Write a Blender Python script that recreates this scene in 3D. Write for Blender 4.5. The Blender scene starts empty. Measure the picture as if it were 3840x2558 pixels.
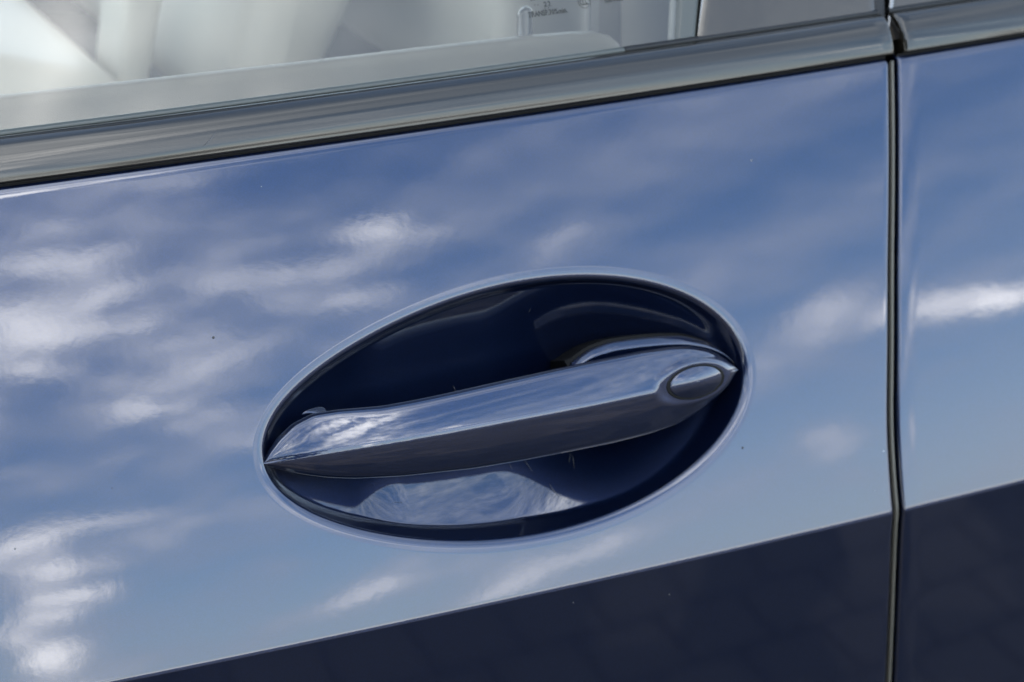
import bpy, bmesh, math, random
import numpy as np
from mathutils import Vector

sc = bpy.context.scene
COL = sc.collection
rad = math.radians

# ------------------------------------------------------------------ camera
AZ, PIT, DIST, FOC = rad(25), rad(22.5), 1.2, 100.0
CD = np.array([math.sin(AZ)*math.cos(PIT), math.cos(AZ)*math.cos(PIT), -math.sin(PIT)])
CR = np.array([math.cos(AZ), -math.sin(AZ), 0.0])
CU = np.cross(CR, CD)
CAM = np.array([0, 0, .9]) - DIST*CD
cam_d = bpy.data.cameras.new('camera')
cam_o = bpy.data.objects.new('camera', cam_d); COL.objects.link(cam_o)
cam_d.lens = FOC; cam_d.sensor_width = 36; cam_d.clip_start = .05; cam_d.clip_end = 3000
cam_o.location = CAM
cam_o.rotation_euler = Vector(CD).to_track_quat('-Z', 'Y').to_euler()
cam_d.dof.use_dof = True; cam_d.dof.focus_distance = 1.19; cam_d.dof.aperture_fstop = 9.5
sc.camera = cam_o
sc.render.resolution_x, sc.render.resolution_y = 1024, 682

# ------------------------------------------------------------------ light
SUN_EL, SUN_ROT = rad(38), rad(-28)
sun_d = bpy.data.lights.new('sun', 'SUN'); sun_d.energy = 2.0; sun_d.angle = rad(.5); sun_d.color = (1, .95, .87)
sun_o = bpy.data.objects.new('sun', sun_d); COL.objects.link(sun_o)
sv = Vector((math.sin(SUN_ROT)*math.cos(SUN_EL), math.cos(SUN_ROT)*math.cos(SUN_EL), math.sin(SUN_EL)))
sun_o.rotation_euler = sv.to_track_quat('Z', 'Y').to_euler()
sc.view_settings.view_transform = 'Standard'
try: sc.view_settings.look = 'None'
except Exception: pass
sc.view_settings.gamma = 1
sc.view_settings.exposure = 3.32
sc.cycles.max_bounces = 10; sc.cycles.glossy_bounces = 6; sc.cycles.transmission_bounces = 8
sc.cycles.caustics_reflective = False; sc.cycles.caustics_refractive = False

# ------------------------------------------------------------------ node helper
class NT:
    def __init__(s, tree): s.t = tree; s.n = tree.nodes; s.l = tree.links
    def node(s, typ, **kw):
        n = s.n.new(typ)
        for k, v in kw.items(): setattr(n, k, v)
        return n
    def put(s, inp, v):
        if v is None: return
        if hasattr(v, 'is_linked') or hasattr(v, 'links'): s.l.new(v, inp)
        else: inp.default_value = v
    def math(s, op, a, b=None, c=None, clamp=False):
        n = s.node('ShaderNodeMath', operation=op); n.use_clamp = clamp
        s.put(n.inputs[0], a); s.put(n.inputs[1], b); s.put(n.inputs[2], c)
        return n.outputs[0]
    def vmath(s, op, a, b=None):
        n = s.node('ShaderNodeVectorMath', operation=op); s.put(n.inputs[0], a); s.put(n.inputs[1], b)
        return n.outputs['Value'] if op in ('DOT_PRODUCT', 'LENGTH') else n.outputs[0]
    def ramp(s, f, lo, hi, a=0., b=1., smooth=True):
        n = s.node('ShaderNodeMapRange'); n.clamp = True
        if smooth: n.interpolation_type = 'SMOOTHSTEP'
        s.put(n.inputs[0], f); n.inputs[1].default_value = lo; n.inputs[2].default_value = hi
        n.inputs[3].default_value = a; n.inputs[4].default_value = b
        return n.outputs[0]
    def noise(s, vec, scale, detail=4, rough=.55, dist=0., lac=2.):
        n = s.node('ShaderNodeTexNoise'); s.put(n.inputs['Vector'], vec)
        n.inputs['Scale'].default_value = scale; n.inputs['Detail'].default_value = detail
        n.inputs['Roughness'].default_value = rough; n.inputs['Distortion'].default_value = dist
        n.inputs['Lacunarity'].default_value = lac
        return n.outputs['Fac']
    def comb(s, x, y, z):
        n = s.node('ShaderNodeCombineXYZ'); s.put(n.inputs[0], x); s.put(n.inputs[1], y); s.put(n.inputs[2], z); return n.outputs[0]
    def mix(s, f, a, b):
        n = s.node('ShaderNodeMix', data_type='RGBA'); s.put(n.inputs[0], f); s.put(n.inputs[6], a); s.put(n.inputs[7], b)
        return n.outputs[2]

# ------------------------------------------------------------------ world: clear sky with broken cloud
world = bpy.data.worlds.new('World'); sc.world = world; world.use_nodes = True
W = NT(world.node_tree); W.n.clear()
sky = W.node('ShaderNodeTexSky', sky_type='NISHITA'); sky.sun_disc = False
sky.sun_elevation = SUN_EL; sky.sun_rotation = SUN_ROT; sky.air_density = 1.0; sky.dust_density = 1.0; sky.ozone_density = 1.2
tc = W.node('ShaderNodeTexCoord'); gen = tc.outputs['Generated']
sep = W.node('ShaderNodeSeparateXYZ'); W.l.new(gen, sep.inputs[0])
sx, sy, sz = sep.outputs
# azimuth from -Y and elevation, both in degrees, as cloud coordinates
azd = W.math('MULTIPLY', W.math('ARCTAN2', sx, W.math('MULTIPLY', sy, -1)), 57.2958)
eld = W.math('MULTIPLY', W.math('ARCSINE', sz), 57.2958)
zc_ = W.math('MAXIMUM', W.math('ADD', sz, .12), .05)
pl = W.comb(W.math('DIVIDE', sx, zc_), W.math('DIVIDE', sy, zc_), 0)
base_n = W.noise(pl, 1.15, 9, .62, .5)
wisp = W.noise(W.vmath('MULTIPLY', pl, (1.0, 2.4, 1)), 2.3, 8, .6, .8)
big = W.noise(pl, .42, 3, .5)
# cloud banks: azimuth from -Y, elevation, 2x2 shape matrix, weight
BANKS = [(17.858, 24.022, 0.408, -0.068, 0.163, 1.001, 0.42),
    (12.867, 23.743, 0.36, -0.046, 0.11, 0.876, 0.42),
    (12.017, 21.388, 0.494, -0.054, 0.274, 2.183, 0.22),
    (13.82, 19.105, 0.497, -0.045, 0.081, 1.09, 0.42),
    (10.538, 21.042, 0.862, -0.108, 0.24, 1.082, 0.28),
    (23.277, 26.596, 0.433, -0.101, 0.216, 1.079, 0.4),
    (20.856, 25.761, 0.519, -0.096, 0.202, 1.729, 0.28),
    (13.392, 28.783, 0.463, -0.088, 0.256, 1.184, 0.26),
    (16.674, 30.839, 0.195, -0.036, 0.063, 0.835, 0.14),
    (27.95, 23.394, 0.903, -0.22, 0.553, 2.292, 0.24),
    (34.073, 15.681, 1.019, 0.118, -0.689, 0.959, 0.26),
    (32.152, 13.875, 1.415, 0.198, -0.835, 1.087, 0.22),
    (38.199, 14.205, 0.706, -0.149, 0.638, 2.003, 0.60),
    (33.312, 8.414, 1.796, -0.022, -0.109, 0.815, 0.26),
    (10.556, 9.424, 1.213, 0.109, -0.163, 0.333, 0.6),
    (11.265, 9.101, 0.89, -0.279, 0.805, 0.59, 0.3),
    (13.409, 13.265, 0.443, -0.012, -0.115, 1.856, 0.28),
    (15.977, 9.152, 1.017, -0.343, 0.903, 0.647, 0.22),
    (21.016, 6.821, 0.649, -0.062, 0.283, 0.89, 0.24),
    (39.331, 21.521, 0.458, -0.137, 0.291, 1.088, 0.14),
    (35.227, 29.052, 0.18, -0.07, 0.238, 0.8, 0.14),
    (14.292, 16.406, 0.436, -0.027, 0.019, 1.632, 0.16)]
BANKS += [(13., 41., .15, 0., 0., .19, .42), (10., 72., .02, 0., 0., .07, .20), (11., 22., .10, 0., 0., .16, .17)]
# slightly swirled coordinates
def warp(sc_, amp, off):
    n1 = W.noise(W.vmath('ADD', gen, (off, 0, 0)), sc_, 4, .6)
    return W.math('MULTIPLY', W.math('SUBTRACT', n1, .5), amp)
azw = W.math('ADD', azd, W.math('ADD', warp(4., 10., 3.1), warp(15., 3.5, 5.7)))
elw = W.math('ADD', eld, W.math('ADD', warp(5., 6., 9.4), warp(17., 2.0, 1.3)))
acc = None
for (a, e, m00, m01, m10, m11, wt) in BANKS:
    da = W.math('SUBTRACT', azw, float(a)); de = W.math('SUBTRACT', elw, float(e))
    u_ = W.math('ADD', W.math('MULTIPLY', da, m00), W.math('MULTIPLY', de, m01))
    v_ = W.math('ADD', W.math('MULTIPLY', da, m10), W.math('MULTIPLY', de, m11))
    r2 = W.math('ADD', W.math('MULTIPLY', u_, u_), W.math('MULTIPLY', v_, v_))
    g_ = W.math('MULTIPLY', W.math('EXPONENT', W.math('MULTIPLY', r2, -.27)), wt*1.18)
    acc = g_ if acc is None else W.math('SMOOTH_MAX', acc, g_, .15)
low = W.ramp(eld, 38., 52., 1., 0.)
# long soft streaks low in the sky, rounder clouds overhead
streak = W.noise(W.comb(W.math('MULTIPLY', azw, .060), W.math('ADD', W.math('MULTIPLY', elw, .25), W.math('MULTIPLY', azw, -.062)), 0), 1., 6, .50, .6)
puff = W.noise(W.comb(W.math('MULTIPLY', azd, .42), W.math('ADD', W.math('MULTIPLY', eld, .75), W.math('MULTIPLY', azd, .12)), 4.), 1., 4, .5, .3)
over = W.math('ADD', W.math('MULTIPLY', W.math('SUBTRACT', base_n, .5), 1.5), W.math('MULTIPLY', W.math('SUBTRACT', wisp, .5), .9))
lown = W.math('ADD', W.math('MULTIPLY', W.math('SUBTRACT', streak, .5), 1.75), W.math('MULTIPLY', W.math('SUBTRACT', puff, .5), .30))
lown = W.math('MULTIPLY', lown, W.ramp(azd, 20., 31., 1., .5))
dens = W.math('ADD', W.math('MULTIPLY', over, W.math('SUBTRACT', 1., low)), W.math('MULTIPLY', lown, low))
dens = W.math('ADD', dens, W.ramp(azd, 8., 24., .50, .40))
dens = W.math('ADD', dens, W.math('MULTIPLY', acc, W.ramp(W.math('ADD', W.math('MULTIPLY', puff, .6), W.math('MULTIPLY', streak, .4)), .30, .66, .40, 1.50)))
cov = W.ramp(dens, .22, 1.05)
hi = W.ramp(dens, .57, 1.43)
cloudcol = W.mix(hi, (4.5, 4.9, 5.4, 1), (17, 16.8, 16.4, 1))
haze = W.ramp(eld, 0., 18., .60, 0.)
veil = W.vmath('MULTIPLY', sky.outputs[0], (.72, .82, .83))
skyc = W.mix(haze, veil, (4.9, 5.7, 6.5, 1))
col = W.mix(W.ramp(eld, -.5, 3.2, .8, 0.), W.mix(cov, skyc, cloudcol), (11, 10.8, 10.2, 1))
bg = W.node('ShaderNodeBackground'); W.l.new(col, bg.inputs[0]); bg.inputs[1].default_value = .10
wo = W.node('ShaderNodeOutputWorld'); W.l.new(bg.outputs[0], wo.inputs[0])

# ------------------------------------------------------------------ materials
def mat(name, base, rough=.5, metal=0., coat=0., coat_rough=.02, ior=1.5, spec=.5, **kw):
    m = bpy.data.materials.new(name); m.use_nodes = True
    T = NT(m.node_tree); b = m.node_tree.nodes['Principled BSDF']
    b.inputs['Base Color'].default_value = (*base, 1); b.inputs['Roughness'].default_value = rough
    b.inputs['Metallic'].default_value = metal; b.inputs['Coat Weight'].default_value = coat
    b.inputs['Coat Roughness'].default_value = coat_rough; b.inputs['IOR'].default_value = ior
    b.inputs['Specular IOR Level'].default_value = spec
    for k, v in kw.items(): b.inputs[k].default_value = v
    return m, T, b
def objco(T): return T.node('ShaderNodeTexCoord').outputs['Object']
def bump(T, b, h, strength, dist, names=('Normal',)):
    n = T.node('ShaderNodeBump'); n.inputs['Strength'].default_value = strength; n.inputs['Distance'].default_value = dist
    T.put(n.inputs['Height'], h)
    for k in names: T.l.new(n.outputs[0], b.inputs[k])

# metallic blue car paint
for PN, PCR in (('blue_metallic_paint', .047), ('polished_blue_metallic_paint', .006)):
  PM, T, b = mat(PN, (.006, .030, .115), .36, .80, 1., PCR, 1.5, **{'Coat IOR': 1.55})
  oc = objco(T)
  fl = T.node('ShaderNodeTexVoronoi'); T.l.new(oc, fl.inputs['Vector']); fl.inputs['Scale'].default_value = 2300
  flr = T.node('ShaderNodeSeparateColor'); T.l.new(fl.outputs['Color'], flr.inputs[0])
  pc = T.mix(T.ramp(flr.outputs[0], .2, 1.), (.0008, .0052, .024, 1), (.0013, .0072, .033, 1))
  sp = T.node('ShaderNodeTexVoronoi'); T.l.new(oc, sp.inputs['Vector']); sp.inputs['Scale'].default_value = 70
  sps = T.node('ShaderNodeSeparateColor'); T.l.new(sp.outputs['Color'], sps.inputs[0])
  dot = T.math('MULTIPLY', T.math('LESS_THAN', sp.outputs['Distance'], .018), T.math('GREATER_THAN', sps.outputs[1], .80))
  T.l.new(T.mix(dot, pc, (.5, .5, .5, 1)), b.inputs['Base Color'])
  T.l.new(T.math('MULTIPLY', T.math('SUBTRACT', 1., dot), .80), b.inputs['Metallic'])
  T.l.new(T.math('SUBTRACT', 1., T.math('MULTIPLY', dot, .9)), b.inputs['Coat Weight'])
  op = T.math('ADD', T.noise(oc, 260, 2, .5), T.math('MULTIPLY', T.noise(oc, 60, 2, .5), 3.0))
  bump(T, b, op, 1., .0000065, ('Normal', 'Coat Normal'))
  if PCR > .02: PAINT = PM
  else: POLISH = PM

TRIM, T, b = mat('dark_satin_trim', (.0085, .0072, .0052), .13, .0, 0., .06, spec=.45)
oc = objco(T)
st_ = T.noise(T.vmath('MULTIPLY', oc, (6, 240, 240)), 1., 5, .6)
T.l.new(T.ramp(st_, .3, .7, .08, .20, False), b.inputs['Roughness'])
bump(T, b, T.noise(T.vmath('MULTIPLY', oc, (1.0, 80, 80)), 1., 2, .5), 1., .0014, ('Normal', 'Coat Normal'))

PILLAR, T, b = mat('gloss_black_pillar_cover', (.026, .021, .015), .10, 0., 0., .03)
bump(T, b, T.noise(objco(T), 16, 4, .5), 1., .0006, ('Normal', 'Coat Normal'))
RUBBER, T, b = mat('black_rubber', (.004, .004, .004), .45, spec=.25)
RIB, T, b = mat('ribbed_rubber', (.0015, .0015, .0017), .40, spec=.15)
OLIVE, T, b = mat('grey_rubber_seal', (.030, .034, .030), .42, spec=.45)
SEALG, T, b = mat('worn_grey_door_seal', (.070, .066, .054), .55)
bump(T, b, T.noise(objco(T), 900, 2), .5, .0001)
CHROME, T, b = mat('bright_metal_edge', (.16, .16, .16), .22, 1.)
DARK, T, b = mat('dark_jamb', (.0015, .0015, .002), .8, spec=.1)
GASKET, T, b = mat('black_handle_gasket', (.002, .002, .002), .5, spec=.12)
INK, T, b = mat('grey_print', (.012, .014, .014), .7)

m = bpy.data.materials.new('tinted_window_glass'); m.use_nodes = True; GLASS = m
T = NT(m.node_tree); T.n.clear()
fr = T.node('ShaderNodeFresnel'); fr.inputs[0].default_value = 1.62
tr = T.node('ShaderNodeBsdfTransparent'); tr.inputs[0].default_value = (.82, .80, .74, 1)
gl = T.node('ShaderNodeBsdfGlossy'); gl.inputs['Roughness'].default_value = .05
df = T.node('ShaderNodeBsdfDiffuse'); df.inputs[0].default_value = (.55, .56, .54, 1)
dn = T.noise(T.node('ShaderNodeTexCoord').outputs['Object'], 18, 5, .6)
m0 = T.node('ShaderNodeMixShader'); T.l.new(T.ramp(dn, .3, .8, .012, .035), m0.inputs[0]); T.l.new(tr.outputs[0], m0.inputs[1]); T.l.new(df.outputs[0], m0.inputs[2])
m1 = T.node('ShaderNodeMixShader'); T.l.new(fr.outputs[0], m1.inputs[0]); T.l.new(m0.outputs[0], m1.inputs[1]); T.l.new(gl.outputs[0], m1.inputs[2])
out = T.node('ShaderNodeOutputMaterial'); T.l.new(m1.outputs[0], out.inputs[0])

CARD, T, b = mat('grained_grey_plastic', (.20, .195, .17), .50, spec=.3)
bump(T, b, T.noise(objco(T), 1700, 3, .6), 1., .00022)
PIN, T, b = mat('lock_pin_plastic', (.05, .055, .055), .25)
SEATL, T, b = mat('pale_seat_leather', (.44, .43, .38), .5)
bump(T, b, T.noise(objco(T), 300, 3), .4, .0005)
SEATD, T, b = mat('mid_grey_seat_fabric', (.060, .058, .053), .8)
ROOFM, T, b = mat('pale_headliner', (.30, .30, .29), .9)
CARPET, T, b = mat('grey_carpet', (.06, .065, .065), .95)

GROUND, T, b = mat('grey_paving_base', (.044, .037, .032), .85)
BLOCK, T, b = mat('concrete_paver', (.15, .14, .135), .8)
inf = T.node('ShaderNodeTexVoronoi'); T.l.new(objco(T), inf.inputs['Vector']); inf.inputs['Scale'].default_value = 7.0
bw = T.node('ShaderNodeSeparateColor'); T.l.new(inf.outputs['Color'], bw.inputs[0])
T.l.new(T.mix(bw.outputs[0], (.018, .016, .015, 1), (.066, .056, .049, 1)), b.inputs['Base Color'])
bump(T, b, T.noise(objco(T), 120, 4), .6, .002)

# ------------------------------------------------------------------ object helpers
def link(o, parent=None, label=None, cat=None, kind=None, group=None):
    COL.objects.link(o)
    if parent is not None: o.parent = parent
    for k, v in (('label', label), ('category', cat), ('kind', kind), ('group', group)):
        if v: o[k] = v
    return o
def mesh_obj(name, verts, faces, material, parent=None, smooth=True, sharp=None, **kw):
    me = bpy.data.meshes.new(name)
    me.from_pydata([tuple(map(float, v)) for v in verts], [], [tuple(int(i) for i in f) for f in faces])
    if smooth: me.polygons.foreach_set('use_smooth', [True]*len(me.polygons))
    me.materials.append(material); me.update()
    if sharp: me.set_sharp_from_angle(angle=rad(sharp))
    return link(bpy.data.objects.new(name, me), parent, **kw)
def grid_faces(nu, nv, close_u=False, close_v=False, flip=False, off=0):
    fs = []
    for i in range(nu if close_u else nu-1):
        for j in range(nv if close_v else nv-1):
            a = i*nv+j; b_ = ((i+1) % nu)*nv+j; c = ((i+1) % nu)*nv+(j+1) % nv; d = i*nv+(j+1) % nv
            fs.append(tuple(off+k for k in ((a, b_, c, d) if not flip else (d, c, b_, a))))
    return fs
def round_poly(pts, radii, seg=6, closed=False):
    """polyline with rounded corners, in 2-D"""
    P = [np.array(p, float) for p in pts]; n = len(P); outp = []
    for i in range(n):
        r_ = radii[i]
        if (not closed and (i in (0, n-1) or r_ <= 0)): outp.append(P[i]); continue
        a, c = P[i-1], P[(i+1) % n]; p = P[i]
        u1 = (a-p)/(np.linalg.norm(a-p)+1e-12); u2 = (c-p)/(np.linalg.norm(c-p)+1e-12)
        L = min(r_, .49*np.linalg.norm(a-p), .49*np.linalg.norm(c-p))
        p1, p2 = p+u1*L, p+u2*L
        for k in range(seg+1):
            t = k/seg; outp.append((1-t)**2*p1+2*t*(1-t)*p+t*t*p2)
    return np.array(outp)
def box_obj(name, c, size, material, parent=None, bev=.01, rot=(0, 0, 0), seg=3, **kw):
    bm = bmesh.new(); bmesh.ops.create_cube(bm, size=1)
    for v in bm.verts: v.co = Vector((v.co.x*size[0], v.co.y*size[1], v.co.z*size[2]))
    if bev: bmesh.ops.bevel(bm, geom=bm.edges[:], offset=bev, segments=seg, affect='EDGES', profile=.5)
    for f in bm.faces: f.smooth = True
    me = bpy.data.meshes.new(name); bm.to_mesh(me); bm.free(); me.materials.append(material)
    o = bpy.data.objects.new(name, me); o.location = c; o.rotation_euler = rot
    return link(o, parent, **kw)

# ------------------------------------------------------------------ body surface
RC = 6.0                                   # plan curvature of the doors
Z0 = .7780                                 # height of the body crease
T_LO, T_UP0, T_UP1, S_TOP = rad(-4), rad(17.5), rad(27), .1905
_s = np.linspace(-.6, .4, 20001)
_t = T_UP0+(T_UP1-T_UP0)*_s/S_TOP
_t = np.where(_s < .0014, np.interp(_s, [-.0013, -.0009, .0003, .0014], [T_LO, rad(11), rad(15.2), T_UP0]), _t)
_low = np.clip((-_s-.02)/.5, 0, 1); _t = _t-_low*rad(6)
_y = np.concatenate([[0], np.cumsum(np.tan((_t[1:]+_t[:-1])/2)*np.diff(_s))]); _y -= np.interp(0, _s, _y)
def prof(s): return np.interp(s, _s, _y)
def tilt(s): return np.interp(s, _s, _t)
def surf(x, s):
    x = np.asarray(x, float); s = np.asarray(s, float)
    return np.stack(np.broadcast_arrays(x, prof(s)+x*x/2/RC, Z0+s), -1)
def frame(x, s):
    ex = np.array([1, x/RC, 0.]); ex /= np.linalg.norm(ex)
    t = float(tilt(s)); eu = np.array([0, math.sin(t), math.cos(t)])
    en = np.cross(ex, eu); en /= np.linalg.norm(en)          # points to -Y, outward
    eu = np.cross(en, ex)
    return ex, eu, en
def ray(px, py):
    v = CD+CR*((px-1920)/3840*36/FOC)+CU*((1279-py)/3840*36/FOC); return v/np.linalg.norm(v)
def on_surf(px, py):
    v = ray(px, py); s = DIST
    for _ in range(60):
        q = CAM+v*s; s -= (q[1]-(float(prof(q[2]-Z0))+q[0]**2/2/RC))/v[1]*.7
    q = CAM+v*s; return q[0], q[2]-Z0
def on_plane(px, py, o, n):
    v = ray(px, py); return CAM+v*(np.dot(o-CAM, n)/np.dot(v, n))

car = bpy.data.objects.new('car', None); car.location = (0, 0, 0)
link(car, None, 'dark blue metallic car, its door handle in an oval recess, clouds mirrored in the paint', 'car')

# cup outline: traced, as radius factors on the ellipse
CX, CS, EA, EB = .0173, .0754, .1156, .0498
trace = [(985,1744),(1034,1560),(1168,1450),(1346,1298),(1614,1164),(1881,1093),(2149,1055),(2416,1066),(2595,1128),(2729,1244),(2791,1351),
         (2789,1440),(2755,1555),(2650,1700),(2540,1795),(2416,1869),(2149,1967),(1881,2016),(1703,2027),(1524,2016),(1346,1976),(1168,1895),(1034,1815)]
tq = np.array([on_surf(*p) for p in trace])
tth = np.arctan2((tq[:, 1]-CS)/EB, (tq[:, 0]-CX)/EA); trr = np.hypot((tq[:, 1]-CS)/EB, (tq[:, 0]-CX)/EA)
Mf = np.stack([np.ones_like(tth)]+[f(k*tth) for k in (1, 2, 3, 4) for f in (np.cos, np.sin)], 1)
cf = np.linalg.solve(Mf.T@Mf+1e-1*np.diag([0, 0, 0, 1, 1, 2, 2, 3, 3]), Mf.T@trr)
def rfac(th): return np.stack([np.ones_like(th)]+[f(k*th) for k in (1, 2, 3, 4) for f in (np.cos, np.sin)], -1)@cf
def outline(th): r_ = rfac(th); return np.stack([CX+EA*r_*np.cos(th), CS+EB*r_*np.sin(th)], -1)
def outnorm(th):
    d = outline(th+1e-4)-outline(th-1e-4); n = np.stack([d[..., 1], -d[..., 0]], -1)
    return n/np.linalg.norm(n, axis=-1, keepdims=True)
CE1, CE2, CE3 = frame(CX, CS)

# shut line between the doors
GS = [-.45, -.096, -.025, 0, .0377, .1063, .1893, .3]; GX = [.228, .2069, .2018, .2003, .2030, .2163, .2361, .262]
_gs = np.linspace(-.45, .3, 400); _gx = np.interp(_gs, GS, GX)
for _ in range(60): _gx[1:-1] = (_gx[:-2]+_gx[2:])/4+_gx[1:-1]/2
def gapx(s): return np.interp(s, _gs, _gx)
GAP = .0054

# ---- lattice rows / columns
BX0, BX1, BS0, BS1 = CX-.150, CX+.150, .0085, .1430
NBX, NBS = 200, 90
colsL = list(np.linspace(-.60, BX0, 90))
colsM = list(np.linspace(BX0, BX1, NBX+1))
colsR = list(np.linspace(BX1, 1.0, 26))       # last value = the door edge (remapped)
colsR = [BX1+(i/25) for i in range(1, 26)]
rowsB = list(np.linspace(-.42, -.02, 30))+list(np.linspace(-.018, -.002, 8))+list(np.linspace(-.0015, .0016, 26))+[.002, .003, .005, .007]
rowsM = list(np.linspace(BS0, BS1, NBS+1))
rowsT = list(np.linspace(BS1, S_TOP, 26))[1:]
def hem(k, n, r, depth):
    """rolled hem: returns (forward, inward) beyond the edge for step k of n"""
    na = n-2
    if k <= na:
        a = rad(92)*k/na; return r*math.sin(a), r*(1-math.cos(a))
    return r, r+depth*(k-na)/2
NH = 10
HT = [hem(k, NH, .0042, .012) for k in range(1, NH+1)]
HR = [hem(k, NH, .0016, .016) for k in range(1, NH+1)]
def skin(name, side, parent):
    """side -1: front door (left of the shut line), +1: rear door"""
    C = colsL+colsM[1:]+colsR if side < 0 else None
    S = rowsB+rowsM+rowsT
    if side < 0:
        cols = [('x', x) for x in colsL+colsM[1:]]+[('e', (i)/25) for i in range(1, 26)]+[('h', h) for h in HR]
    else:
        cols = [('h', h) for h in HR[::-1]]+[('e', i/60) for i in range(0, 61)]
    rows = [('s', s) for s in S]+[('h', h) for h in HT]
    V = []; idx = {}
    for ci, (ck, cv) in enumerate(cols):
        for ri, (rk, rv) in enumerate(rows):
            s = rv if rk == 's' else S_TOP
            ge = gapx(s)+side*GAP/2
            fwd = inn = 0
            if ck == 'x': x = cv
            elif ck == 'e': x = BX1+(ge-side*-.0016*0-.0016-BX1)*cv if side < 0 else (ge+.0016)+(.85-ge)*cv
            else:
                x = ge-.0016 if side < 0 else ge+.0016; fwd, inn = cv
            p = surf(x, s)
            if fwd or inn or rk == 'h':
                ex, eu, en = frame(x, s)
                p = p-side*ex*fwd-en*inn
                if rk == 'h': p = p+eu*rv[0]-en*rv[1]
            idx[ci, ri] = len(V); V.append(p)
    F = []
    skip = None
    if side < 0:
        ci0, ci1 = len(colsL)-1, len(colsL)-1+NBX
        ri0, ri1 = len(rowsB), len(rowsB)+NBS
        skip = (ci0, ci1, ri0, ri1)
    for ci in range(len(cols)-1):
        for ri in range(len(rows)-1):
            if skip and ci0 <= ci < ci1 and ri0 <= ri < ri1: continue
            F.append((idx[ci, ri], idx[ci+1, ri], idx[ci+1, ri+1], idx[ci, ri+1]))
    if side < 0:
        per = [(ci, ri0) for ci in range(ci0, ci1)]+[(ci1, ri) for ri in range(ri0, ri1)]+[(ci, ri1) for ci in range(ci1, ci0, -1)]+[(ci0, ri) for ri in range(ri1, ri0, -1)]
        pxy = np.array([(cols[c][1], rows[r_][1]) for c, r_ in per])
        th = np.arctan2((pxy[:, 1]-CS)/EB, (pxy[:, 0]-CX)/EA)
        E0, N0 = outline(th), outnorm(th)
        prev = [idx[c, r_] for c, r_ in per]; n = len(prev)
        OFF = OFFR
        Eo = E0+N0*OFF
        rings = []
        for k in range(1, 40):                               # blend from the rectangle to the outer fillet edge
            t = (k/40)**.8; rings.append((pxy*(1-t)+Eo*t, None))
        for o_ in np.linspace(OFF, 0, 34): rings.append((E0+N0*o_, o_))
        for q, o_ in rings:
            P = surf(q[:, 0], q[:, 1])
            if o_ is not None: P = P+CE3*rimdepth(o_)
            base = len(V); V.extend(list(P)); cur = list(range(base, base+n))
            for i in range(n):
                j = (i+1) % n; F.append((prev[i], prev[j], cur[j], cur[i]))
            prev = cur
    # faces seen from outside (-Y): reverse so the normals point out
    o = mesh_obj(name, V, F, PAINT, parent)
    return o
OFFR = .0060
_d = np.linspace(0, OFFR, 400)
def _ss(a, b_, x): k = np.clip((x-a)/(b_-a), 0, 1); return k*k*(3-2*k)
_phi = rad(3.5)*_ss(0, .0008, _d)+rad(4)*_ss(.0018, .0026, _d)+rad(6)*_ss(.0028, .0036, _d)+rad(40)*_ss(.0036, OFFR, _d)
_w = -np.concatenate([[0], np.cumsum(np.tan((_phi[1:]+_phi[:-1])/2)*np.diff(_d))])
def rimdepth(o_): return float(np.interp(OFFR-o_, _d, _w))
RIM0 = rimdepth(0.)
skin('front_door_panel', -1, car)
skin('rear_door_panel', 1, car)

# ---- the cup behind the handle
DEPTH = .024
def cupw(rho, q):
    """a steep wall under the rim running into a floor that is deepest behind the handle"""
    v = (q[..., 1]-CS)/math.cos(tilt(CS)); u = q[..., 0]-CX
    v0 = -.003
    Bu, Bl = 1.2, .9+.5*_ss(-.008, .060, u)+.5*_ss(.052, .078, -u)
    def hh(t):
        A = np.where(t > 0, 15., 8.)+np.where(t > 0, 13., 20.)*_ss(-.008, .060, u)+5*_ss(.052, .078, -u)
        B = np.where(t > 0, Bu, Bl); return B*B/A*(np.sqrt(1+(A*t/B)**2)-1)
    vt = (EB/math.cos(tilt(CS)))*np.sqrt(np.clip(1-(u/EA/1.02)**2, 0, 1))
    floor = hh(v-v0)-hh(vt-v0)+RIM0-.002
    wall = RIM0-3.1*(1-rho)*EB*np.clip(1.0+.5*np.abs(u)/EA, 1, 1.5)
    k = .0032
    h = np.clip(.5+.5*(wall-floor)/k, 0, 1)
    return floor*(1-h)+wall*h+k*h*(1-h)-k*.25*np.exp(-((1-rho)/.04)**2)*0
nth = 420; th = np.linspace(0, 2*math.pi, nth, endpoint=False)
Eo = outline(th); V = []; nr = 70
rhos = 1-np.linspace(0, 1, nr+1)[:-1]**1.35
for rho in rhos:
    q = np.array([CX, CS])+(Eo-[CX, CS])*rho
    P = surf(q[:, 0], q[:, 1])+CE3*cupw(rho, q)[:, None]
    V.extend(list(P))
V.append(surf(CX, CS)+CE3*float(cupw(0, np.array([CX, CS])))); F = grid_faces(nr, nth, close_v=True, flip=False)
last = (nr-1)*nth
for i in range(nth): F.append((last+i, last+(i+1) % nth, len(V)-1))
mesh_obj('handle_recess', V, F, POLISH, car)

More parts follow.
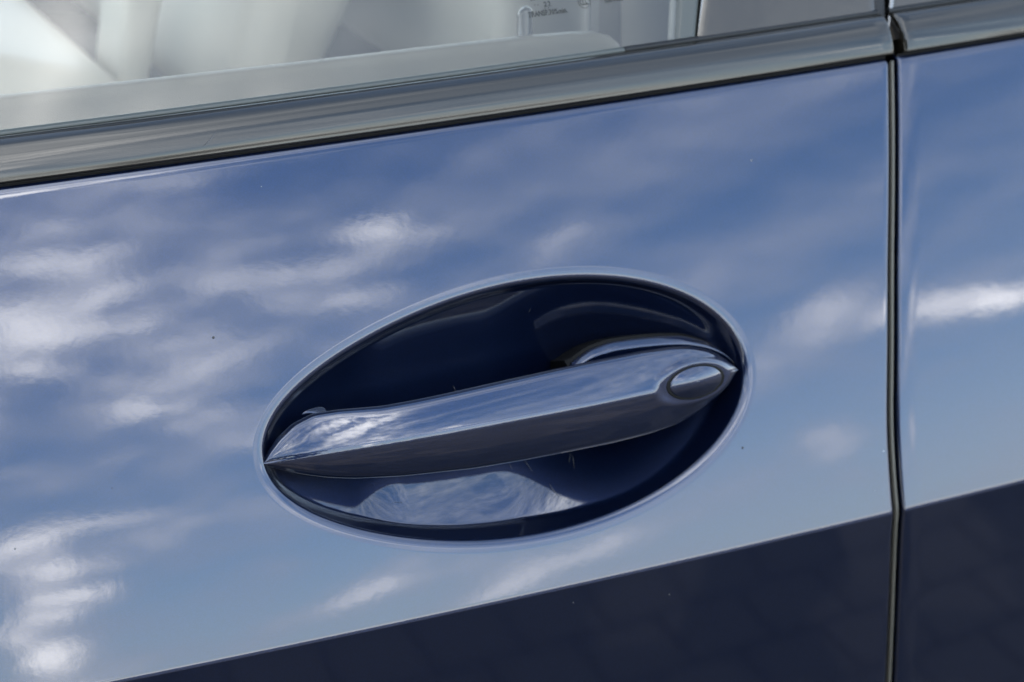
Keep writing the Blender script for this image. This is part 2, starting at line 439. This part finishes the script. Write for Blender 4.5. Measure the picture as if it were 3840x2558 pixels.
# ------------------------------------------------------------------ door handle, in the cup's own frame
HO = surf(CX, CS)
def hpt(u, v, w): return HO+CE1*u+CE2*v+CE3*w
HPL = HO+CE3*.004
def uv(px, py, w=.004):
    q = on_plane(px, py, HO+CE3*w, CE3)-HO; return np.array([q@CE1, q@CE2])
def crop(p, w=.004): return uv(900+p[0]*.8921, 950+p[1]*.8921, w)
def curve(pts, w=.004):
    a = np.array([crop(p, w) for p in pts]); a = a[np.argsort(a[:, 0])]; return a
def smooth_interp(a, xs, it=30):
    y = np.interp(xs, a[:, 0], a[:, 1])
    for _ in range(it):
        y[1:-1] = (y[:-2]+y[2:])/4+y[1:-1]/2
    return y
up = curve([(118,885),(140,835),(180,775),(240,715),(320,672),(420,655),(600,640),(750,612),(900,580),(1100,535),(1300,490),(1500,447),(1700,408),(1820,392),(1900,389),(1980,400),(2050,428),(2095,460),(2120,488)])
lo = curve([(118,893),(200,915),(300,935),(400,947),(500,950),(700,940),(1000,908),(1200,875),(1400,838),(1600,798),(1750,760),(1870,718),(1960,672),(2040,608),(2090,550),(2120,492)])
cr = curve([(118,889),(205,868),(300,850),(420,830),(560,807),(750,775),(1000,730),(1260,680),(1500,634),(1640,605),(1800,573),(1900,545),(2000,520),(2120,490)], .009)
U0, U1 = max(up[0, 0], lo[0, 0]), min(up[-1, 0], lo[-1, 0])
NU = 340
tt = np.linspace(0, 1, NU); us = U0+(U1-U0)*(tt-.10*np.sin(2*math.pi*tt)/(2*math.pi)*2)
us = U0+(U1-U0)*(.5-.5*np.cos(math.pi*tt))*.5+(U1-U0)*tt*.5
vU, vL, vC = smooth_interp(up, us, 14), smooth_interp(lo, us, 14), smooth_interp(cr, us, 60)
# lock cap ellipse
LC = crop((1932, 541), .0075); LE = crop((2042, 520), .0075); LTp = crop((1915, 462), .0075)
la = np.linalg.norm(LE-LC)+.0002; lang = math.atan2(LE[1]-LC[1], LE[0]-LC[0])*.6; lb = .0066
def lockr(u, v):
    du, dv = u-LC[0], v-LC[1]; c, s = math.cos(lang), math.sin(lang)
    return np.hypot((du*c+dv*s)/la, (-du*s+dv*c)/lb)
V = []
def crown(u):
    """outward height of the crease above the panel"""
    a = (u-U0)/(U1-U0)
    f = (1-abs(2*a-1)**3.2)
    return -.0025+.0120*f**.8
NP = None
for i, u in enumerate(us):
    a = i/(NU-1)
    endt = min(1., min(u-U0, U1-u)/.012); endt = math.sqrt(max(endt, 0)*(2-min(endt, 1)))
    h = crown(u)
    hu, hl = vU[i]-vC[i], vC[i]-vL[i]
    wU = h-max(hu, 0)*.16; wL = h-max(hl, 0)*.42
    back = -.006*endt
    pts = [(vU[i]-.0012*endt, min(wU-.006*endt, h)), (vU[i]+.0001, wU-.0032*endt), (vU[i]-.0016*endt, wU), (vC[i], h), (vL[i]+.0012*endt, wL), (vL[i], wL-.002*endt), (vL[i]+.0018*endt, wL-.0105*endt), (vC[i], wL-.0145*endt)]
    pp = round_poly(pts, [.0004*endt, .0012*endt+1e-6, .0026*endt+1e-6, .0012*endt+1e-6, .0012*endt+1e-6, .001*endt+1e-6, .003*endt+1e-6, .004*endt+1e-6], 7, True)
    # slight crown on the two broad faces
    NP = len(pp)
    for v, w in pp:
        V.append((u, v, w))
V = np.array(V).reshape(NU, NP, 3)
# resample the profile densely so that faces are curved and fine round the lock
M2 = 150
V2 = np.zeros((NU, M2, 3))
for i in range(NU):
    q = np.vstack([V[i], V[i][:1]]); L = np.concatenate([[0], np.cumsum(np.linalg.norm(np.diff(q, axis=0), axis=1))]); L = L/max(L[-1], 1e-9)
    tq_ = np.linspace(0, 1, M2, endpoint=False)
    for k in range(3): V2[i, :, k] = np.interp(tq_, L, q[:, k])
# crown on faces + flat seat round the lock cap
up_i = np.interp(V2[..., 0], us, vU); lo_i = np.interp(V2[..., 0], us, vL); cr_i = np.interp(V2[..., 0], us, vC)
hgt = np.array([crown(u) for u in us])[:, None]
front = V2[..., 2] > hgt-.42*(cr_i-lo_i)-.0004
tu_ = np.clip((V2[..., 1]-cr_i)/np.maximum(up_i-cr_i, 1e-4), 0, 1); tl_ = np.clip((cr_i-V2[..., 1])/np.maximum(cr_i-lo_i, 1e-4), 0, 1)
V2[..., 2] += np.where(front, .00035*4*tu_*(1-tu_)*(V2[..., 1] >= cr_i)+.0006*4*tl_*(1-tl_)*(V2[..., 1] < cr_i), 0)
lr = lockr(V2[..., 0], V2[..., 1])
u_l = np.interp(LC[0], us, np.arange(NU))
hL = float(crown(LC[0]))
def seatw(u, v): return hL-.0013+(v-LC[1])*.20-(u-LC[0])*.14
k = np.clip((1.75-lr)/.47, 0, 1); k = k*k*(3-2*k)
k = np.where(front, k, 0)
V2[..., 2] = V2[..., 2]*(1-k)+seatw(V2[..., 0], V2[..., 1])*k
P = HO+V2[..., 0:1]*CE1+V2[..., 1:2]*CE2+V2[..., 2:3]*CE3
F = grid_faces(NU, M2, close_v=True)
handle = mesh_obj('door_handle', P.reshape(-1, 3), F, POLISH, car)

# lock cap with its dark joint
def ell_ring(scale, w, n=96):
    th = np.linspace(0, 2*math.pi, n, endpoint=False); c, s = math.cos(lang), math.sin(lang)
    u = LC[0]+scale*(la*np.cos(th)*c-lb*np.sin(th)*s); v = LC[1]+scale*(la*np.cos(th)*s+lb*np.sin(th)*c)
    return np.array([hpt(a, b_, seatw(a, b_)+w) for a, b_ in zip(u, v)])
def ringmesh(name, prof_, material, parent, cap=False):
    V = []; 
    for sc_, w in prof_: V.extend(list(ell_ring(sc_, w)))
    F = grid_faces(len(prof_), 96, close_v=True)
    if cap:
        V.append(hpt(LC[0], LC[1], seatw(*LC)+cap)); l = (len(prof_)-1)*96
        F += [(l+i, l+(i+1) % 96, len(V)-1) for i in range(96)]
    return mesh_obj(name, V, F, material, parent)
ringmesh('lock_joint', [(1.18, -.0003), (1.165, .00025), (1.12, .0003), (1.00, .0002), (.96, .0001)], GASKET, handle)
dome = [(1.05, -.0002), (1.048, .0003), (1.02, .0007)]+[(s_, .0007+.0021*(1-s_**2)) for s_ in np.linspace(.97, .03, 26)]
ringmesh('lock_cap', dome, POLISH, handle, cap=.0028)

# handle mounts: the fixed feet inside the cup
def mount(name, top, bot, w_top, w_back, gasket_w):
    a = curve(top, 0.); c = curve(bot, 0.)
    u0, u1 = max(a[0, 0], c[0, 0]), min(a[-1, 0], c[-1, 0]); n = 90
    uu = np.linspace(u0, u1, n); ya = smooth_interp(a, uu, 12); yc = smooth_interp(c, uu, 12)
    for nm, m_, grow, wt, wb, r_ in ((name, POLISH, 0., w_top, w_back, .0035), ('mount_gasket', GASKET, .0014, w_top-.0040, w_back, .001)):
        V = []
        for i, u in enumerate(uu):
            e = min(1., min(u-u0, u1-u)/.010); e = math.sqrt(max(e, 0)*(2-e))*.97+.03
            g = grow
            t_, b_ = ya[i]+g, yc[i]-g
            hh = max(t_-b_, .0005)
            pts = [(b_, wb), (b_, wt-.0075), (b_+hh*.4, wt-.0050), (t_-hh*.12, wt), (t_, wt-.0025), (t_, wb)]
            pp = round_poly(pts, [0, r_*e, r_*e+1e-5, .3*r_*e+1e-5, .3*r_*e+1e-5, 0], 6)
            V.extend([hpt(u+(0 if 0 < i < n-1 else (g if i else -g)), v, w) for v, w in pp])
        F = grid_faces(n, len(pp)); F.append(tuple(range(len(pp)))[::-1]); F.append(tuple(range((n-1)*len(pp), n*len(pp))))
        mesh_obj(nm, V, F, m_, car, sharp=50)
mount('handle_mount', [(1425,462),(1500,405),(1590,372),(1700,356),(1800,347),(1900,345),(1990,368),(2060,405),(2115,470)],
      [(1425,640),(1600,640),(1800,620),(1950,590),(2050,540),(2115,500)], -.0055, -.030, 0)
mount('handle_mount', [(108,850),(150,770),(210,700),(265,655),(320,638),(400,650),(440,660)],
      [(108,905),(200,905),(300,900),(440,880)], -.0120, -.030, 0)

# ------------------------------------------------------------------ belt mouldings, seals, glass
TT = float(tilt(S_TOP))
def belt(x, a, w):
    """a: metres up the panel from the paint's top edge, w: outward"""
    ex, eu, en = frame(x, S_TOP); return surf(x, S_TOP)+eu*a+en*w
def extr(name, prof2, x0, x1, material, n=60, parent=car, endr=0., side=0, cap=True, **kw):
    xs = list(np.linspace(x0, x1, n))
    if endr:
        if side < 0: xs = xs[:-1]+[x1-endr, x1-endr*.6, x1-endr*.3, x1-endr*.08, x1]
        else: xs = [x0, x0+endr*.08, x0+endr*.3, x0+endr*.6, x0+endr]+xs[1:]
    V = []
    for x in xs:
        e = 0.
        if endr:
            dd = (x1-x) if side < 0 else (x-x0)
            if dd < endr: e = endr-math.sqrt(max(endr**2-(endr-dd)**2, 0))
        for a, w in prof2:
            V.append(belt(x, a, w-e))
    F = grid_faces(len(xs), len(prof2))
    if cap:
        F.append(tuple(range(len(prof2)))[::-1]); F.append(tuple(range((len(xs)-1)*len(prof2), len(xs)*len(prof2))))
    return mesh_obj(name, V, F, material, parent, sharp=60, **kw)
mm = lambda L: [(a/1000, b_/1000) for a, b_ in L]
trim_p = round_poly(mm([(4.2, -14), (4.2, .2), (4.5, 1.5), (8.0, 2.5), (13.5, 3.0), (19.5, 2.1), (23.3, -.4), (24.6, -3.6), (24.8, -14)]),
                    [0, .0003, .0004, .003, .006, .004, .0022, .001, 0], 6)
strip_p = round_poly(mm([(-1.5, -16), (-.6, -2.6), (2.0, -1.4), (2.4, -2.2), (3.0, -1.6), (4.3, -.9), (4.4, -16)]), [0, .0006, .0003, .0002, .0002, .0002, 0], 3)
olive_p = round_poly(mm([(24.3, -14), (24.6, -4.6), (26.0, -4.2), (27.4, -6.0), (27.6, -14)]), [0, .0004, .0008, .0006, 0], 4)
gxT = float(gapx(S_TOP+.015))
extr('belt_moulding', trim_p, -.60, gxT-.0022, TRIM, 90, endr=.0022, side=-1)
extr('belt_moulding', trim_p, gxT+.0032, .85, TRIM, 90, endr=.0022, side=1)
gl_x = float(gapx(S_TOP))
extr('belt_seal_strip', strip_p, -.60, gl_x-.0030, RIB, 60)
extr('belt_seal_strip', strip_p, gl_x+.0034, .85, RIB, 60)
extr('window_seal_lip', olive_p, -.60, .1005, OLIVE, 60)
extr('window_seal_lip', olive_p, .1009, gxT-.0024, RUBBER, 30)
extr('window_seal_lip', olive_p, gxT+.0034, .85, RUBBER, 30)

# window plane: starts at the belt and leans in a little more
GT = TT+rad(5)
def gframe(x):
    ex, _, _ = frame(x, S_TOP); eu = np.array([0, math.sin(GT), math.cos(GT)]); en = np.cross(ex, eu); return ex, eu, en
def gpt(x, b_, w): ex, eu, en = gframe(x); return belt(x, .0255, -.0075)+eu*b_+en*w
def g_on(px, py, w=0.):
    """pixel -> (x, b) on the plane w outward of the glass"""
    v = ray(px, py); s = 1.3
    x = 0.
    for _ in range(20):
        ex, eu, en = gframe(x); o = gpt(x, 0, w); q = CAM+v*(np.dot(o-CAM, en)/np.dot(v, en)); x = q[0]
    ex, eu, en = gframe(x); return x, float(np.dot(q-gpt(x, 0, w), eu))
def gsheet(name, left, right, w, thick, material, nb=14, nx=40, top=.38, parent=car, round_e=.0, **kw):
    """a pane between two near vertical edges, each (x at b=0, x at b=0.04); solid"""
    rowsb = [-.014]+list(np.linspace(0, top, nb))
    V = []
    fl_ = lambda e, b_: e[0]+(e[1]-e[0])*b_/.04 if b_ < .1 else e[0]+(e[1]-e[0])*(2.5+(b_-.1)/.04*.3)
    for b_ in rowsb:
        for j in range(nx+1):
            t = j/nx; x = fl_(left, b_)*(1-t)+fl_(right, b_)*t
            dd = min(x-fl_(left, b_), fl_(right, b_)-x); e = 0
            if round_e and dd < round_e: e = round_e-math.sqrt(max(round_e**2-(round_e-dd)**2, 0))
            V.append(gpt(x, b_, w-e))
    n1 = len(V)
    F = grid_faces(len(rowsb), nx+1, flip=True)
    if thick:
        V += [V[i]+gframe(V[i][0])[2]*-thick for i in range(n1)]
        F += grid_faces(len(rowsb), nx+1, off=n1)
        R_, C_ = len(rowsb), nx+1
        for i in range(R_-1):
            a = i*C_; F.append((a, a+C_, n1+a+C_, n1+a)); a = i*C_+nx; F.append((a+C_, a, n1+a, n1+a+C_))
    return mesh_obj(name, V, F, material, parent, sharp=50, **kw)
def edge(p0, p1, w=0.):
    """two pixels on an edge -> (x at b=0, x at b=.04)"""
    (xa, ba), (xb, bb) = g_on(*p0, w), g_on(*p1, w); k = (xb-xa)/(bb-ba); return xa-k*ba, xa+k*(.04-ba)
e_glass = edge((2533, 140), (2541, 0)); e_seal = edge((2612, 140), (2626, 0)); e_chr = edge((2618, 140), (2640, 0), .002)
e_pil = edge((3282, 45), (3279, 0), .001); e_ps = edge((3328, 45), (3326, 0), .001); e_rp0 = edge((3338, 45), (3342, 0), .002); e_rp1 = edge((3352, 45), (3358, 0), .002)
glass = gsheet('window_glass', (-.60, -.60), e_glass, 0., 0., GLASS, nx=80)
gsheet('window_side_seal', e_glass, e_seal, .0012, .008, OLIVE, nx=8, round_e=.0012)
gsheet('pillar_bright_edge', e_seal, e_chr, .0026, .008, CHROME, nx=6, round_e=.0008)
gsheet('pillar_cover', e_chr, e_pil, .0024, .006, PILLAR, nx=40, round_e=.0006)
gsheet('pillar_edge_seal', e_pil, e_ps, .0010, .008, RUBBER, nx=8, round_e=.0012)
gsheet('pillar_bright_edge', e_rp0, e_rp1, .0024, .008, CHROME, nx=6, round_e=.0008)
gsheet('pillar_cover', e_rp1, (.85, .85), .0018, .006, PILLAR, nx=40)

# shut-line seal and jamb behind it
def along_gap(name, x_off, w_out, rx, rw, material, s0=-.42, s1=.30, n=120, **kw):
    V = []; ks = 14
    for i in range(n):
        s = s0+(s1-s0)*i/(n-1); ss = min(s, S_TOP+.02)
        x = float(gapx(s))+x_off; p = surf(x, ss)
        ex, eu, en = frame(x, ss)
        if s > ss: p = p+eu*(s-ss)/math.cos(TT)
        for k in range(ks):
            a = 2*math.pi*k/ks; V.append(p+ex*rx*math.cos(a)+en*(w_out+rw*math.sin(a)))
    return mesh_obj(name, V, grid_faces(n, ks, close_v=True), material, car, **kw)
along_gap('door_edge_seal', .0005, -.0034, .0010, .0020, SEALG, s1=.192)
V = []; n = 60
for i in range(n):
    s = -.42+.78*i/(n-1); ss = min(s, S_TOP); x = float(gapx(s)); ex, eu, en = frame(x, ss); p = surf(x, ss)
    if s > ss: p = p+eu*(s-ss)/math.cos(TT)
    V += [p-ex*.03-en*.030, p-ex*.012-en*.020, p+ex*.012-en*.020, p+ex*.03-en*.030]
mesh_obj('door_jamb', V, grid_faces(n, 4), DARK, car, smooth=False)

# ------------------------------------------------------------------ print on the glass
def make_print(name, body, px, py, size, skew=1.0, sp=1.0):
    cu = bpy.data.curves.new(name, 'FONT'); cu.body = body; cu.size = 1.; cu.space_character = sp; cu.resolution_u = 3; cu.offset = .02
    tmp = bpy.data.objects.new(name, cu); COL.objects.link(tmp)
    dg = bpy.context.evaluated_depsgraph_get(); me = bpy.data.meshes.new_from_object(tmp.evaluated_get(dg))
    bpy.data.objects.remove(tmp)
    x0, b0 = g_on(px, py)
    for v in me.vertices:
        v.co = Vector(gpt(x0+v.co.x*size*skew, b0+v.co.y*size, .0003))
    me.materials.clear(); me.materials.append(INK); me.name = name
    return link(bpy.data.objects.new(name, me), glass)
make_print('glass_print', 'TRANSP.70%min.', 1984, 66, .0035, .74, 1.05)
make_print('glass_print', '22', 2042, 26, .0033, .9, 1.35)
make_print('glass_print', 'ao..', 1990, 3, .0029, .9, 1.2)
make_print('glass_print', 'E001403', 2272, 11, .0029, .85, 1.1)
def disc_pts(cx_, cb, r0, r1, a0=0, a1=2*math.pi, n=40, sx_=1.):
    V = []; 
    for i in range(n+1):
        a = a0+(a1-a0)*i/n
        for r_ in (r0, r1): V.append(gpt(cx_+sx_*r_*math.cos(a), cb+r_*math.sin(a), .0003))
    return V, grid_faces(n+1, 2)
for px, py in ((2006, 20), (2018, 19), (2045, 32), (2058, 30)):
    x0, b0 = g_on(px, py); V, F = disc_pts(x0, b0, 0., .00026, n=10); mesh_obj('printed_dot', V, F, INK, glass)
x0, b0 = g_on(2192, 6)
V, F = disc_pts(x0, b0, .0029, .00315, n=60)
for k in (-1, 0, 1):
    v2, f2 = disc_pts(x0+k*.00135+.0004, b0, .00125, .00165, rad(60), rad(300), 20, .8)
    F += [tuple(i+len(V) for i in f) for f in f2]; V += v2
mesh_obj('printed_emblem', V, F, INK, glass)

# ------------------------------------------------------------------ inside the car
# inner door sill seen through the glass
INW = -.030
cpts = [(-1200, 510), (0, 344), (1000, 233), (1600, 163), (2000, 118), (2150, 106), (2240, 104), (2290, 116), (2318, 140), (2330, 170), (2336, 260)]
cx_ = [g_on(*p, INW) for p in cpts]
V = []; n = 0
for (x, b_) in cx_:
    prof_i = [(b_-.0000, -.10), (b_+.0006, -.02), (b_, -.004), (b_-.003, .0005), (b_-.0075, .0025), (b_-.012, .006), (b_-.020, .0115), (b_-.05, .013)]
    pp = round_poly(prof_i, [0, .004, .003, .0015, .003, .003, .003, 0], 4)
    for bb, ww in pp:
        V.append(gpt(x, bb, INW+ww))
    n = len(pp)
mesh_obj('inner_door_sill', V, grid_faces(len(cx_), n), CARD, car)
# lock pin, upright
PW = INW-.012
x0_, b0_ = g_on(1973, 175, PW); xt, bt = g_on(1973, 24, PW); xa, _ = g_on(1942, 80, PW); xb, _ = g_on(2003, 80, PW)
prad = (xb-xa)/2*.93
V = []; pr = [(b0_, prad), (bt-.0045, prad), (bt-.0042, prad*1.04), (bt-.0030, prad*1.02), (bt-.0015, prad*.80), (bt-.0004, prad*.45), (bt, .00001)]
for bb_, r_ in pr:
    xm = x0_+(xt-x0_)*(bb_-b0_)/(bt-b0_)
    for k in range(24):
        a = 2*math.pi*k/24
        V.append(gpt(xm+r_*math.cos(a), bb_, PW+r_*math.sin(a)))
mesh_obj('lock_pin', V, grid_faces(len(pr), 24, close_v=True), PIN, car)
# inner window post beside the pillar
for nm, p0, p1, q0, q1, w_, m_ in (('inner_pillar_trim', (2262, 0), (2258, 150), (2345, 0), (2345, 150), INW-.02, SEATD),
                                   ('inner_pillar_trim', (2345, 0), (2345, 150), (2620, 0), (2610, 150), INW-.024, CARD)):
    gsheet(nm, edge(p1, p0, w_), edge(q1, q0, w_), w_, .01, m_, nx=4, round_e=.002)

# seats and far side, softly out of focus behind the glass
def back_box(name, pl_px, depth, sx_, sy_, sz_, material, rot=(0, 0, 0), bev=.03):
    q = CAM+ray(*pl_px)*depth; return box_obj(name, q, (sx_, sy_, sz_), material, car, bev=bev, rot=rot, seg=4)
def side_slab(name, pts, y, thick, material, bev=.02):
    """outline in the car's side view (traced at depth y), carried across the cabin by its own width"""
    o = np.array([0, y, 0]); n_ = np.array([0, 1., 0])
    P = [on_plane(px, py, o, n_) for px, py in pts]
    bm = bmesh.new()
    f0 = bm.faces.new([bm.verts.new(p) for p in P]); r_ = bmesh.ops.extrude_face_region(bm, geom=[f0])
    for e in r_['geom']:
        if isinstance(e, bmesh.types.BMVert): e.co.y += thick
    bmesh.ops.recalc_face_normals(bm, faces=bm.faces[:])
    bmesh.ops.bevel(bm, geom=bm.edges[:], offset=bev, segments=4, affect='EDGES', profile=.5)
    for f in bm.faces: f.smooth = True
    me = bpy.data.meshes.new(name); bm.to_mesh(me); bm.free(); me.materials.append(material)
    return link(bpy.data.objects.new(name, me), car)
box_obj('far_door_card', (.1, 1.50, .70), (2.4, .05, .64), SEATD, car, bev=.02)
box_obj('far_window_sill', (.1, 1.46, 1.0), (2.4, .10, .05), CARD, car, bev=.02)
box_obj('floor_carpet', (.1, .82, .36), (2.2, 1.4, .04), CARPET, car, bev=.005)
box_obj('roof_panel', (.1, .88, 1.43), (2.1, 1.08, .05), ROOFM, car, bev=.02)
side_slab('seat_backrest', [(830, 560), (1120, 560), (1500, -260), (1030, -260)], .42, .44, SEATL, .025)
side_slab('seat_backrest', [(1150, 560), (1600, 560), (1960, -260), (1520, -260)], .62, .40, SEATD, .03)
side_slab('seat_cushion', [(-400, 620), (620, 620), (560, 330), (-400, 170)], .40, .46, SEATL, .03)
side_slab('seat_belt', [(430, 500), (540, 500), (665, -260), (500, -260)], .44, .05, SEATL, .008)
side_slab('seat_backrest', [(1880, 560), (2240, 560), (2260, -260), (1900, -260)], .32, .40, SEATL, .02)
side_slab('center_console', [(-500, 120), (440, 160), (480, -40), (-500, -90)], .80, .16, SEATD, .02)

# ------------------------------------------------------------------ ground
V = [(-300, -300, 0), (300, -300, 0), (300, 300, 0), (-300, 300, 0)]
mesh_obj('ground', V, [(0, 1, 2, 3)], GROUND, None, smooth=False, kind='structure', label='grey paved ground reflected in the lower door')
bmv, bmf = [], []
random.seed(4)
def paver(x, y, lx, ly):
    h = .0045+random.uniform(-.0008, .0008); c = .0015; o = len(bmv)
    for zz, i_ in ((.001, 0), (h-.002, 0), (h, c)):
        bmv.extend([(x+i_, y+i_, zz), (x+lx-i_, y+i_, zz), (x+lx-i_, y+ly-i_, zz), (x+i_, y+ly-i_, zz)])
    for l in (0, 4):
        for k in range(4): bmf.append((o+l+k, o+l+(k+1) % 4, o+l+4+(k+1) % 4, o+l+4+k))
    bmf.append((o+8, o+9, o+10, o+11))
for j in range(58):
    for i in range(60):
        paver(-1.5+i*.102+(j % 2)*.05, -6.0+j*.102, .0985, .0985)
mesh_obj('paving_blocks', bmv, bmf, BLOCK, None, smooth=False, kind='stuff', label='grey rectangular paving blocks beside the car, mirrored in the handle')

# ------------------------------------------------------------------ small marks
SCR, T, b = mat('pale_scratch', (.035, .036, .04), .6); DUST, T, b = mat('dust', (.10, .10, .10), .8); SPOT, T, b = mat('dark_spot', (.004, .004, .006), .6)
def mark(name, pts, wid, material, par):
    """a hairline laid on the surface under the traced pixels"""
    V = []
    for k, (px, py) in enumerate(pts):
        v = ray(px, py); q = CAM+v*1.0
        x, s_ = on_surf(px, py); ex, eu, en = frame(x, min(s_, S_TOP))
        if s_ > S_TOP:
            x0 = x
            o = belt(x0, .010, .0031); q = CAM+v*(np.dot(o-CAM, en)/np.dot(v, en))
        else: q = surf(x, s_)+en*.0001
        d = .5*wid*(1 if 0 < k < len(pts)-1 else .3)
        V += [q-ex*d, q+ex*d]
    return mesh_obj(name, V, grid_faces(len(pts), 2), material, par)
mark('scratch', [(765, 549), (785, 527), (800, 508), (810, 496)], .0004, SCR, car)
def speck(px, py, r_, material):
    x, s_ = on_surf(px, py); ex, eu, en = frame(x, s_); q = surf(x, s_)
    V = [q+en*.00025]+[q+ex*r_*math.cos(a)*random.uniform(.7, 1.1)+eu*r_*math.sin(a)*random.uniform(.7, 1.1)+en*.00003 for a in np.linspace(0, 2*math.pi, 9)[:-1]]
    mesh_obj('dust_speck', V, [(0, k+1, (k+1) % 8+1) for k in range(8)], material, car)
for px, py, r_, m_ in ((800, 1266, .0007, SPOT), (57, 2058, .0005, DUST), (2785, 1679, .0007, SPOT), (2818, 602, .0005, DUST), (1270, 300, .0003, DUST),
                       (3280, 1840, .0003, DUST), (2510, 2230, .0003, DUST), (420, 1830, .0003, SPOT), (2150, 2260, .0003, DUST), (980, 700, .0003, DUST)):
    if on_surf(px, py)[1] < S_TOP: speck(px, py, r_, m_)

# unseen trees, added in place of the camera operator to darken the handle's reflection
LEAF, T, b = mat('dark_green_leaves', (.030, .050, .018), .7)
random.seed(11)
V, F = [], []
for t in range(17):
    a = rad(-82+t*4.6+random.uniform(-1, 1)); D_ = random.uniform(20, 27); h_ = random.uniform(9, 13.5)
    cx_t, cy_t = D_*math.sin(a), -D_*math.cos(a)
    o = len(V)
    for k in range(7):
        g = 2*math.pi*k/7; V += [(cx_t+.22*math.cos(g), cy_t+.22*math.sin(g), 0), (cx_t+.1*math.cos(g), cy_t+.1*math.sin(g), h_*.6)]
    F += [(o+2*k, o+(2*k+2) % 14, o+(2*k+3) % 14, o+2*k+1) for k in range(7)]
    lumps = [(random.gauss(0, .9), random.gauss(0, .9), random.uniform(.30, .86)*h_, random.uniform(1.3, 2.2)) for _ in range(10)]
    for _ in range(520):
        lx, ly, lz, lr_ = random.choice(lumps); d = Vector((random.gauss(0, 1), random.gauss(0, 1), random.gauss(0, 1))).normalized()*lr_*random.uniform(.6, 1.05)
        c = Vector((cx_t+lx, cy_t+ly, lz))+d; s1_ = random.uniform(.2, .42); e1 = Vector((random.gauss(0, 1), random.gauss(0, 1), random.gauss(0, 1))).normalized(); e2 = e1.orthogonal()
        o = len(V); V += [c+e1*s1_, c+e2*s1_, c-e1*s1_, c-e2*s1_]; F.append((o, o+1, o+2, o+3))
mesh_obj('added_reflection_trees', V, F, LEAF, None, smooth=False, kind='stuff', label='unseen row of dark green trees, added behind the camera to darken the reflection in the handle')

def in_cup(px, py):
    w = -.02
    for _ in range(25):
        q = on_plane(px, py, HO+CE3*w, CE3); b_ = q-CE3*w
        p = np.array([b_[0], b_[2]-Z0]); a = math.atan2((p[1]-CS)/EB, (p[0]-CX)/EA)
        rho = np.linalg.norm(p-[CX, CS])/np.linalg.norm(outline(np.array([a]))[0]-[CX, CS])
        w = .6*w+.4*(float(cupw(min(rho, 1.), p))+float(np.dot(surf(p[0], p[1])-HO, CE3)))
    return q+CE3*.0005
for line in (((1222, 228), (1216, 240), (1211, 252)), ((893, 555), (899, 566), (904, 580)), ((1195, 872), (1210, 892), (1226, 916)), ((1387, 842), (1384, 862), (1380, 882)),
             ((1130, 884), (1136, 895), (1142, 908)), ((1300, 972), (1318, 998), (1342, 1022)), ((1395, 850), (1401, 880), (1404, 905)), ((640, 1050), (660, 1046), (684, 1047))):
    V = []
    for k, (a, b_) in enumerate(line):
        q = in_cup(900+a*.8921, 950+b_*.8921); V += [q-CE1*(.00006+.00006*(k == 1))-CE2*.00003, q+CE1*(.00006+.00006*(k == 1))+CE2*.00003]
    mesh_obj('scratch', V, grid_faces(3, 2), SCR, car)
